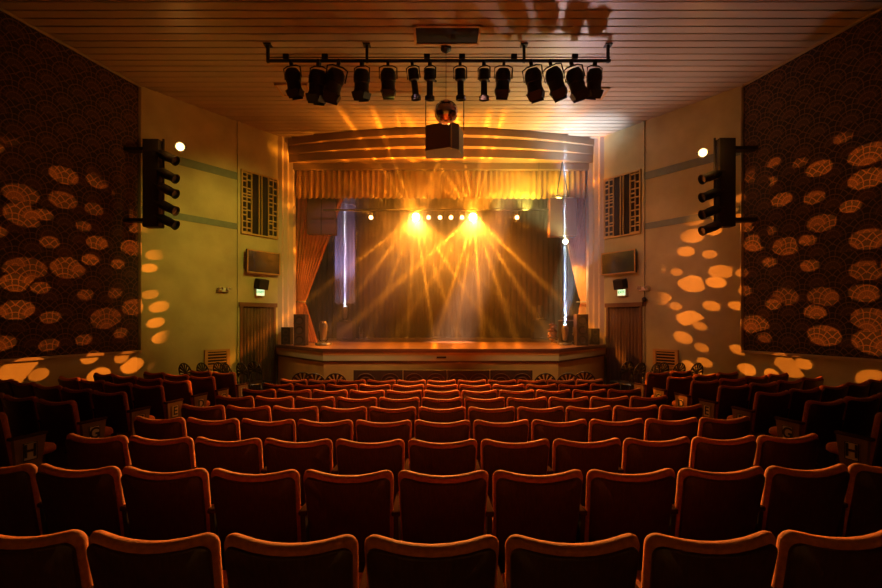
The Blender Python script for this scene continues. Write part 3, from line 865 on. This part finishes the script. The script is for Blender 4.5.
# road case behind and cable coils
t = thing('equipment_rack','low dark equipment case with a pale top edge behind the right beam lamp','case',((569-441)/F*12.3,12.0,ST))
bm = BM(); box(bm,-.25,.25,0,.4,0,.58,bev=.012); obj('case', bm, M_blackmatte, t)
bm = BM(); box(bm,-.26,.26,-.01,.41,.58,.61,bev=.006); obj('lid', bm, M_grey, t)
bm = BM(); box(bm,-.18,.18,.05,.35,.61,.72,bev=.03); obj('bag', bm, M_blackmatte, t)
for i,(px,py0) in enumerate(((553,320),(576,322))):
    d = 11.95; x=(px-441)/F*d; rnd = random.Random(i)
    bm = BM(); pts=[]
    for q in range(90):
        a = q*.9+rnd.uniform(-.8,.8); pts.append((.09*math.cos(a)+rnd.uniform(-.05,.05), .05*math.sin(a)+rnd.uniform(-.03,.03), .05+(q/90)*(.46-.12*i)+rnd.uniform(-.04,.05)))
    tube(bm, pts, .012, 5); o = obj('cable_coil', bm, mat('cable_glossy_%s'%('pink' if i==0 else 'silver'), (.28,.14,.15) if i==0 else (.35,.3,.32), .25), None, True)
    o.location=(x,d-.15*i,ST); tag(o, ['loose pinkish cable bundle standing left of the right beam lamp','tangled silvery cable bundle right of the right beam lamp'][i], 'cable')
# small devices at the back of the stage
t = thing('floor_stand','small silver stand with clamp beside the left bass cabinet','stand',((361-441)/F*15.6,15.6,ST))
bm = BM(); box(bm,-.10,.10,-.05,.05,0,.025); obj('base', bm, M_silver, t)
bm = BM(); tube(bm,[(-.05,0,.02),(-.05,0,.40)],.012,6); tube(bm,[(.05,0,.02),(.05,0,.34)],.012,6); tube(bm,[(-.09,0,.22),(.10,0,.22)],.014,6); obj('pole', bm, M_grey, t)
bm = BM(); box(bm,-.03,.04,-.04,.04,.05,.18,bev=.01); obj('clamp', bm, M_silver, t)
t = thing('floor_light','round silver dome light on the stage floor by the small stand','stage light',((367-441)/F*15.4,15.3,ST))
bm = BM(); lathe(bm,[(.11,0),(.11,.03),(.09,.07),(.05,.095),(.01,.10)],18); obj('dome', bm, M_silver, t, True)
bm = BM(); lathe(bm,[(.13,0),(.13,.012)],18); obj('base', bm, M_grey, t)
for i,px in enumerate((406,418,436,478)):
    t = thing('floor_light',['small puck light on the rear stage floor, leftmost of four','small puck light on the rear stage floor, second of four','small puck light on the rear stage floor, third of four','small puck light on the rear stage floor, alone right of centre'][i],'stage light',((px-441)/F*16.3,16.25,ST),0,'puck lights along the backdrop')
    bm = BM(); lathe(bm,[(.10,0),(.10,.03),(.085,.045)],16); obj('housing', bm, M_grey, t)
    bm = BM(); lathe(bm,[(.07,.046),(.07,.05)],16); obj('lens', bm, M_silver, t)

# hanging loudspeakers at both sides of the opening
for side,w,(pa,pb) in ((-1,'left',(307,335)),(1,'right',(550,577))):
    d = 12.75 if side<0 else 12.1
    x0,x1 = (pa-441)/F*d,(pb-441)/F*d; zt3 = CAMZ+(322-198)/F*d; zb = CAMZ+(322-(234 if side<0 else 236))/F*d
    t = thing('hanging_loudspeaker', f'mauve-grey twin-panel loudspeaker slung at the top {w} of the opening', 'loudspeaker', ((x0+x1)/2,d,zb))
    w_ = (x1-x0)/2; h = zt3-zb
    bm = BM(); box(bm,-w_,-.012,0,.3,0,h,bev=.01); box(bm,.012,w_,0,.3,0,h,bev=.01); obj('cabinet', bm, M_purplecloth, t)
    bm = BM(); box(bm,-.012,.012,.01,.28,0,h); obj('spine', bm, M_black, t)
    bm = BM(); box(bm,-w_*.8,w_*.8,.10,.18,h,h+.05,bev=.01); obj('rigging_frame', bm, M_white if side>0 else M_tan, t)
    ztop = (CAMZ+4.65 if side>0 else 8.0)-zb
    if side > 0: apex = CAMZ+(322-160)/F*d-zb
    else: apex = CAMZ+(322-168)/F*d-zb
    for s in (-1,1):
        bm = BM(); tube(bm,[(s*w_*.45,.12,h+.03),(0,.12,apex)],.014,6); obj('sling', bm, M_black, t)
    bm = BM(); tube(bm,[(0,.12,apex),(0,.12,CAMZ+4.08-zb if d<12.3 else 7.9-zb)],.010,6); obj('cable', bm, M_black, t)

# hooped cloth tube around the left beam
tb = thing('cloth_tube','hanging translucent cloth tube lit purple white around the left beam','light tube',(LBX,LBY,0))
zt4 = CAMZ+(322-199)/F*LBY; zb4 = CAMZ+(322-303)/F*LBY
def cloth_translucent():
    m = bpy.data.materials.new('sheer_cloth'); m.use_nodes=True; nt=m.node_tree; nt.nodes.clear()
    o=nt.nodes.new('ShaderNodeOutputMaterial'); d=nt.nodes.new('ShaderNodeBsdfDiffuse'); tr=nt.nodes.new('ShaderNodeBsdfTranslucent'); tp=nt.nodes.new('ShaderNodeBsdfTransparent')
    d.inputs[0].default_value=(.7,.68,.8,1); tr.inputs[0].default_value=(.7,.68,.8,1)
    m1=nt.nodes.new('ShaderNodeMixShader'); m1.inputs[0].default_value=.5; nt.links.new(d.outputs[0],m1.inputs[1]); nt.links.new(tr.outputs[0],m1.inputs[2])
    m2=nt.nodes.new('ShaderNodeMixShader'); m2.inputs[0].default_value=.45; nt.links.new(m1.outputs[0],m2.inputs[1]); nt.links.new(tp.outputs[0],m2.inputs[2])
    nt.links.new(m2.outputs[0],o.inputs[0]); return m
M_sheer = cloth_translucent()
bm = BM(); n=72; rnd=random.Random(2); A=[]
for j in range(9):
    z = zb4+(zt4-zb4)*j/8
    A.append([bm.verts.new(((.30+.022*math.sin(k_*2*math.pi/n*12))*math.cos(2*math.pi*k_/n),(.30+.022*math.sin(k_*2*math.pi/n*12))*math.sin(2*math.pi*k_/n), z+(rnd.uniform(-.06,.03) if j==0 else 0))) for k_ in range(n)])
for j in range(8):
    for k_ in range(n): bm.faces.new((A[j][k_],A[j][(k_+1)%n],A[j+1][(k_+1)%n],A[j+1][k_]))
obj('sheer', bm, M_sheer, tb, True)
bm = BM(); 
for z in (zt4,zt4-.22): tube(bm,[(.33*math.cos(a),.33*math.sin(a),z) for a in [2*math.pi*q/32 for q in range(32)]],.018,6,True)
obj('hoop', bm, M_white, tb, True)
bm = BM(); tube(bm,[(0,0,zt4),(0,0,7.9)],.006,5); tube(bm,[(-.33,0,zt4),(.33,0,zt4)],.008,5); obj('hanger', bm, M_black, tb)

# rear batten with the amber lamps
BTY = 12.15
t = thing('lamp_batten','dark pipe batten across the stage carrying the amber lamps','lighting bar',(0,BTY+.10,CAMZ+2.86))
bm = BM(); tube(bm,[(-3.0,0,0),(3.0,0,0)],.025,8); obj('pipe', bm, M_black, t)
for x in (-2.5,0,2.5):
    bm = BM(); tube(bm,[(x,0,0),(x,0,4.08-2.86)],.005,5); obj('hanger', bm, M_black, t)
bigs = [(416,1),(473,1)]; smalls = [(371,'small amber lamp at the left end of the batten'),(517,'small amber lamp at the right end of the batten'),(428.5,'small amber lamp close beside the left dazzling lamp'),(440,'small amber lamp left of centre on the batten'),(451,'small amber lamp right of centre on the batten'),(462,'small amber lamp close beside the right dazzling lamp')]
BIG = [P(416,217,BTY), P(473,217,BTY)]
for p,w in zip(BIG,('left','right')):
    d = Vector((0,0,CAMZ))-p
    spot_can('spotlight', p, aim(d), M_lampglow, f'dazzling amber stage lamp, {w} of the two brightest on the batten', None, 1.25)
for px,lb in smalls:
    p = P(px,217.5,BTY); d = Vector((0,0,CAMZ))-p
    spot_can('spotlight', p, aim(d), M_lampsmall, lb, 'small amber lamps on the batten', .68)
# yellow lamp under the right hanging loudspeaker
YL = P(567,241,12.0)
spot_can('spotlight', YL+Vector((0,.12,0)), aim((-.35,-1,-.1)), M_yellowlens, 'glaring yellow white lamp just under the right hanging loudspeaker', None, .8)

# ------------------------------------------------------------------ haze
bm = BM(); box(bm, -3.66, 3.66, 12.60, 16.6, ST+.03, 6.6)
o = obj('haze', bm, volume_mat('haze', .06)); tag(o, 'orange-lit theatrical haze filling the stage behind the valance', 'haze', kind='stuff')
bm = BM(); box(bm, -3.66, 3.66, 9.6, 12.598, ST+.03, 6.38)
o = obj('haze', bm, volume_mat('haze_thin', .02)); tag(o, 'thin haze drifting in front of the valance over the stage edge', 'haze', kind='stuff')
EC, ER = (.10,12.95,CAMZ+2.45), (3.9,2.0,2.6)
vm = volume_mat('haze_thick', .2); nt = vm.node_tree  # density raised round the lamps on purpose so glow and rays show
tc = nt.nodes.new('ShaderNodeTexCoord'); dv = nt.nodes.new('ShaderNodeVectorMath'); dv.operation = 'DIVIDE'; dv.inputs[1].default_value = ER
ln = nt.nodes.new('ShaderNodeVectorMath'); ln.operation = 'DOT_PRODUCT'
nt.links.new(tc.outputs['Object'], dv.inputs[0]); nt.links.new(dv.outputs[0], ln.inputs[0]); nt.links.new(dv.outputs[0], ln.inputs[1])
sb = nt.nodes.new('ShaderNodeMath'); sb.operation = 'SUBTRACT'; sb.use_clamp = True; sb.inputs[0].default_value = 1; nt.links.new(ln.outputs['Value'], sb.inputs[1])
pw = nt.nodes.new('ShaderNodeMath'); pw.operation = 'POWER'; pw.inputs[1].default_value = 2; nt.links.new(sb.outputs[0], pw.inputs[0])
ml = nt.nodes.new('ShaderNodeMath'); ml.operation = 'MULTIPLY'; ml.inputs[1].default_value = .46; nt.links.new(pw.outputs[0], ml.inputs[0])
nt.links.new(ml.outputs[0], nt.nodes['Volume Scatter'].inputs['Density'])
bm = BM(); bmesh.ops.create_icosphere(bm, subdivisions=4, radius=1, matrix=Matrix.Diagonal((*ER,1)))
o = obj('haze', bm, vm, None, True); o.location = EC
tag(o, 'haze added thicker around the amber lamp batten to carry its glow', 'haze', kind='stuff')
for (x,y,z0,z1,lb) in ((RBX,RBY,ST+.50,6.1,'narrow blue white light beam rising from stage right past the hanging loudspeaker'),(LBX,LBY,ST+1.09,zt4+.3,'narrow white light beam rising from the left bass cabinet inside the cloth tube')):
    bm = BM(); lathe(bm, [(.034,z0),(.040,z1)], 20, MX((x,y,0))); o = obj('light_beam', bm, volume_mat('beam_haze', .15)); tag(o, lb, 'light beam', kind='stuff')

# ------------------------------------------------------------------ lights
def light(kind, name, loc, col, energy, size=.05, aimv=None, cone=60, blend=.3):
    l = bpy.data.lights.new(name, kind); l.color = col; l.energy = energy
    if kind in ('POINT','SPOT'): l.shadow_soft_size = size
    if kind == 'SPOT': l.spot_size = R(cone); l.spot_blend = blend
    if kind == 'AREA': l.size = size
    o = bpy.data.objects.new(name, l); C.objects.link(o); o.location = loc
    if aimv is not None: o.rotation_euler = aim(aimv)
    return o
def gobo_nodes(l):
    l.use_nodes = True; nt = l.node_tree; em = nt.nodes['Emission']
    tc = nt.nodes.new('ShaderNodeTexCoord'); sp = nt.nodes.new('ShaderNodeSeparateXYZ'); nt.links.new(tc.outputs['Normal'], sp.inputs[0])
    def mth(op,a,b=None,c=None,clamp=False):
        n = nt.nodes.new('ShaderNodeMath'); n.operation=op; n.use_clamp=clamp
        for i,v in enumerate((a,b,c)):
            if v is None: continue
            if isinstance(v,(int,float)): n.inputs[i].default_value=v
            else: nt.links.new(v,n.inputs[i])
        return n.outputs[0]
    return nt, em, sp, mth
def star(l, n_ray, seed, base, peak, sharp):
    nt,em,sp,mth = gobo_nodes(l)
    ang = mth('ARCTAN2', sp.outputs['Y'], sp.outputs['X'])
    rnd = random.Random(seed); tot = None
    for q in range(n_ray):
        a = -math.pi + 2*math.pi*(q+rnd.uniform(-.3,.3))/n_ray
        dlt = mth('COSINE', mth('SUBTRACT', ang, a))
        p_ = mth('MULTIPLY', mth('POWER', mth('MAXIMUM', dlt, 0.0), sharp*rnd.uniform(.6,1.8)), peak*rnd.uniform(.35,1.2))
        tot = p_ if tot is None else mth('ADD', tot, p_)
    rad = mth('SQRT', mth('ADD', mth('MULTIPLY', sp.outputs['X'], sp.outputs['X']), mth('MULTIPLY', sp.outputs['Y'], sp.outputs['Y'])))
    down = mth('DIVIDE', mth('SUBTRACT', mth('DIVIDE', mth('MULTIPLY', sp.outputs['Y'], -1.0), mth('ADD', rad, 1e-4)), .50), .12, clamp=True)
    back = mth('DIVIDE', mth('SUBTRACT', sp.outputs['Z'], .09), .12, clamp=True)
    up = mth('MULTIPLY', mth('DIVIDE', mth('SUBTRACT', mth('DIVIDE', sp.outputs['Y'], mth('ADD', rad, 1e-4)), .62), .12, clamp=True), mth('DIVIDE', mth('ADD', sp.outputs['Z'], .42), .25, clamp=True))
    msk = mth('MAXIMUM', mth('MULTIPLY', up, .6), mth('MAXIMUM', mth('MULTIPLY', down, .9), back))
    nt.links.new(mth('ADD', mth('MULTIPLY', mth('ADD', tot, base), msk), .010), em.inputs['Strength'])
def dots(l, scale, r0, r1, lowlevel, seed=0.0, soft=.03):
    nt,em,sp,mth = gobo_nodes(l)
    zc = mth('ABSOLUTE', sp.outputs['Z'])
    cx = nt.nodes.new('ShaderNodeCombineXYZ')
    nt.links.new(mth('ADD', mth('MULTIPLY', mth('DIVIDE', sp.outputs['X'], zc), .62), seed), cx.inputs[0]); nt.links.new(mth('DIVIDE', sp.outputs['Y'], zc), cx.inputs[1])
    vo = nt.nodes.new('ShaderNodeTexVoronoi'); vo.voronoi_dimensions='2D'; vo.inputs['Scale'].default_value=scale; vo.inputs['Randomness'].default_value=.72
    nt.links.new(cx.outputs[0], vo.inputs['Vector'])
    s2 = nt.nodes.new('ShaderNodeSeparateColor'); nt.links.new(vo.outputs['Color'], s2.inputs[0])
    rad = mth('ADD', r0, mth('MULTIPLY', mth('POWER', s2.outputs[0], 2.5), r1-r0))
    a = mth('DIVIDE', mth('SUBTRACT', rad, vo.outputs['Distance']), soft, clamp=True)
    a = mth('MULTIPLY', a, mth('ADD', .55, mth('MULTIPLY', s2.outputs[1], .6)))
    nt.links.new(mth('ADD', a, lowlevel), em.inputs['Strength'])
for i,p in enumerate(BIG):
    q = p + Vector((0,-.24,-.03))
    o = light('POINT', f'stage_lamp_star_{i}', q, (1,.27,.012), 1100, .006, Vector((0,0,CAMZ))-q); star(o.data, 26, 5+i, .62, 2.9, 3000)
    light('SPOT', f'stage_lamp_wash_{i}', q, (1,.44,.08), 7500, .10, Vector((0,4.8,.6))-q, 46, 1)
for px,lb in smalls:
    p = P(px,217.5,BTY)+Vector((0,-.2,0)); light('POINT','small_lamp',p,(1,.30,.02),3.5,.03)
for x in (-1.6,1.6):
    light('SPOT','backdrop_wash',(x,14.3,CAMZ+3.3),(1,.26,.02),380,.2,(0,.9,-.75),100,.8)  # added amber light behind the valance, no fixture there
light('SPOT','floor_pool',(1.82,7.95,CAMZ+3.85),(1,.42,.18),19000,.05,Vector((.30,13.4,ST))-Vector((1.82,7.95,CAMZ+3.85)),12.5,1)  # added to make the pool on the stage floor; bar fixtures are unlit
qL = lampL+Vector((.12,-.25,-.05)); qR = lampR+Vector((-.12,-.25,-.05))
o = light('SPOT','disc_projector_left', qL, (1,.23,.02), 9000, .008, Vector((6.0,8.3,CAMZ+.45))-qL, 29, .3); dots(o.data, 29, .24, .50, .004, 3.0)
o = light('SPOT','disc_projector_right', qR, (1,.23,.02), 9000, .008, Vector((-6.4,7.6,CAMZ+.35))-qR, 25, .25); dots(o.data, 29, .24, .50, .004, 8.0)
light('POINT','side_lamp_left', qL, (1,.40,.06), 6, .06); light('POINT','side_lamp_right', qR, (1,.40,.06), 6, .06)
YP = YL+Vector((-.05,-.15,0)); BL = Vector((-.5,7.95,CAMZ+3.8)); BR = Vector((.6,7.95,CAMZ+3.8))
light('SPOT','yellow_wall_fill', BL, (1,.84,.10), 480, .05, Vector((-4.9,11.0,CAMZ+1.5))-BL, 52, .9)  # added fill for the left wall from the unlit ceiling bar
light('SPOT','yellow_lamp_ceiling', YP, (1,.78,.25), 500, .05, (-.50,-.30,.70), 80, .9)
light('SPOT','yellow_lamp_curtain', YP, (1,.82,.34), 420, .02, Vector((3.55,12.9,CAMZ+1.0))-YP, 48, .8)
light('SPOT','valance_uplight', (3.02,12.16,CAMZ+3.13), (1,.74,.10), 60, .03, (-.2,.16,1), 140, .6)
light('SPOT','valance_uplight', (2.15,12.14,CAMZ+2.80), (1,.76,.10), 110, .03, (.05,.20,1), 120, .8)  # added from below at the batten, not a lamp of its own
light('SPOT','valance_uplight', (1.45,12.14,CAMZ+2.80), (1,.66,.08), 50, .03, (.1,.20,1), 110, .8)  # another added uplight to brighten the valance folds
light('POINT','yellow_lamp_point', YP, (1,.72,.18), 3, .03)
def beam(name, loc, col, e):
    o = light('AREA', name, loc, col, e, .06, (0,0,1)); o.data.shape = 'DISK'; o.data.spread = R(.6); return o
beam('beam_right', (RBX,RBY,ST+.505), (.50,.70,1), 6)
beam('beam_left', (LBX,LBY,ST+1.10), (.75,.78,1), 16)
light('SPOT','beam_right_halo', (RBX,RBY,ST+.54), (.55,.68,1), 3200, .03, (.12,-.03,1), 24, 1)
light('SPOT','beam_scatter_right', (2.98,11.60,CAMZ+3.50), (.62,.74,1), 150, .04, (.10,-.12,1), 120, 1)  # added source where the beam scatters off the rigging, no fixture
light('SPOT','beam_left_halo', (LBX,LBY,ST+1.12), (.66,.54,1), 520, .05, (0,0,1), 40, 1)
for nm2, sg in (('left',-1),('right',1)):
    src = (qR if sg<0 else qL)+Vector((0,-.1,-.6)); light('SPOT','curtain_wash_'+nm2, src, (1,.45,.14), 1500 if sg<0 else 900, .04, Vector((sg*3.75,12.9,CAMZ+.4))-src, 17, .7)  # added to brighten the tied-back curtains; boom spotlights here are off
for sx_ in (-2.1,-.1,1.9): light('SPOT','stage_front_wash', (sx_,7.95,CAMZ+3.8), (1,.60,.24), 640, .05, Vector((sx_*1.25,9.9,.7))-Vector((sx_,7.95,CAMZ+3.8)), 44, 1)  # added to lift the stage front, bar fixtures stay dark
light('SPOT','mauve_wash_speaker_left', BR, (.9,.5,.6), 300, .08, Vector((-2.9,12.7,CAMZ+2.75))-BR, 10, .8)  # added tint for the left loudspeaker, no lit source on the bar
light('SPOT','mauve_wash_speaker_right', BL, (.9,.5,.6), 90, .08, Vector((3.1,12.1,CAMZ+2.6))-BL, 10, .8)  # added light on the right loudspeaker, without a burning bar lamp
light('SPOT','mauve_wash_stage_left', BR, (.8,.5,.75), 420, .08, Vector((-2.7,13.9,ST))-BR, 20, .9)  # added mauve fill over stage left, nothing lit at its origin
ML = Vector((-3.3,11.3,CAMZ+2.6)); MRr = Vector((3.3,11.3,CAMZ+2.6))
light('SPOT','mauve_wash_right', BR, (1,.42,.32), 190, .1, Vector((4.8,11.3,CAMZ+.9))-BR, 44, 1)  # added fill for the right wall, no lamp burns on the bar
light('SPOT','mauve_wash_left', BR, (.75,.50,.8), 140, .1, Vector((-4.0,12.3,CAMZ-.1))-BR, 16, 1)  # added light on the left pilasters from the unlit bar
light('SPOT','mauve_wash_ceiling', Vector((3.4,11.5,CAMZ+1.2)), (.82,.60,.62), 520, .1, (-.05,-.62,.75), 80, 1)  # added mauve fill on the ceiling boards, with no fixture behind it

w = bpy.data.worlds.new('world'); scn.world = w; w.use_nodes = True
w.node_tree.nodes['Background'].inputs[0].default_value = (.02,.008,.004,1); w.node_tree.nodes['Background'].inputs[1].default_value = .3

cam = bpy.data.cameras.new('camera'); co = bpy.data.objects.new('camera', cam); C.objects.link(co)
co.location = (0,0,CAMZ); co.rotation_euler = (R(90),0,0)
cam.sensor_width = 36; cam.lens = F/882*36; cam.shift_y = 28/882; cam.clip_start = .05
scn.camera = co
vs = scn.view_settings
vs.view_transform = 'Standard'; vs.look = 'None'; vs.exposure = 0; vs.gamma = 1; vs.use_curve_mapping = False
cy = scn.cycles
cy.use_denoising = True; cy.max_bounces = 5; cy.diffuse_bounces = 3; cy.glossy_bounces = 2; cy.transmission_bounces = 2; cy.volume_bounces = 0; cy.transparent_max_bounces = 8
cy.sample_clamp_indirect = 3.0; cy.use_light_tree = True
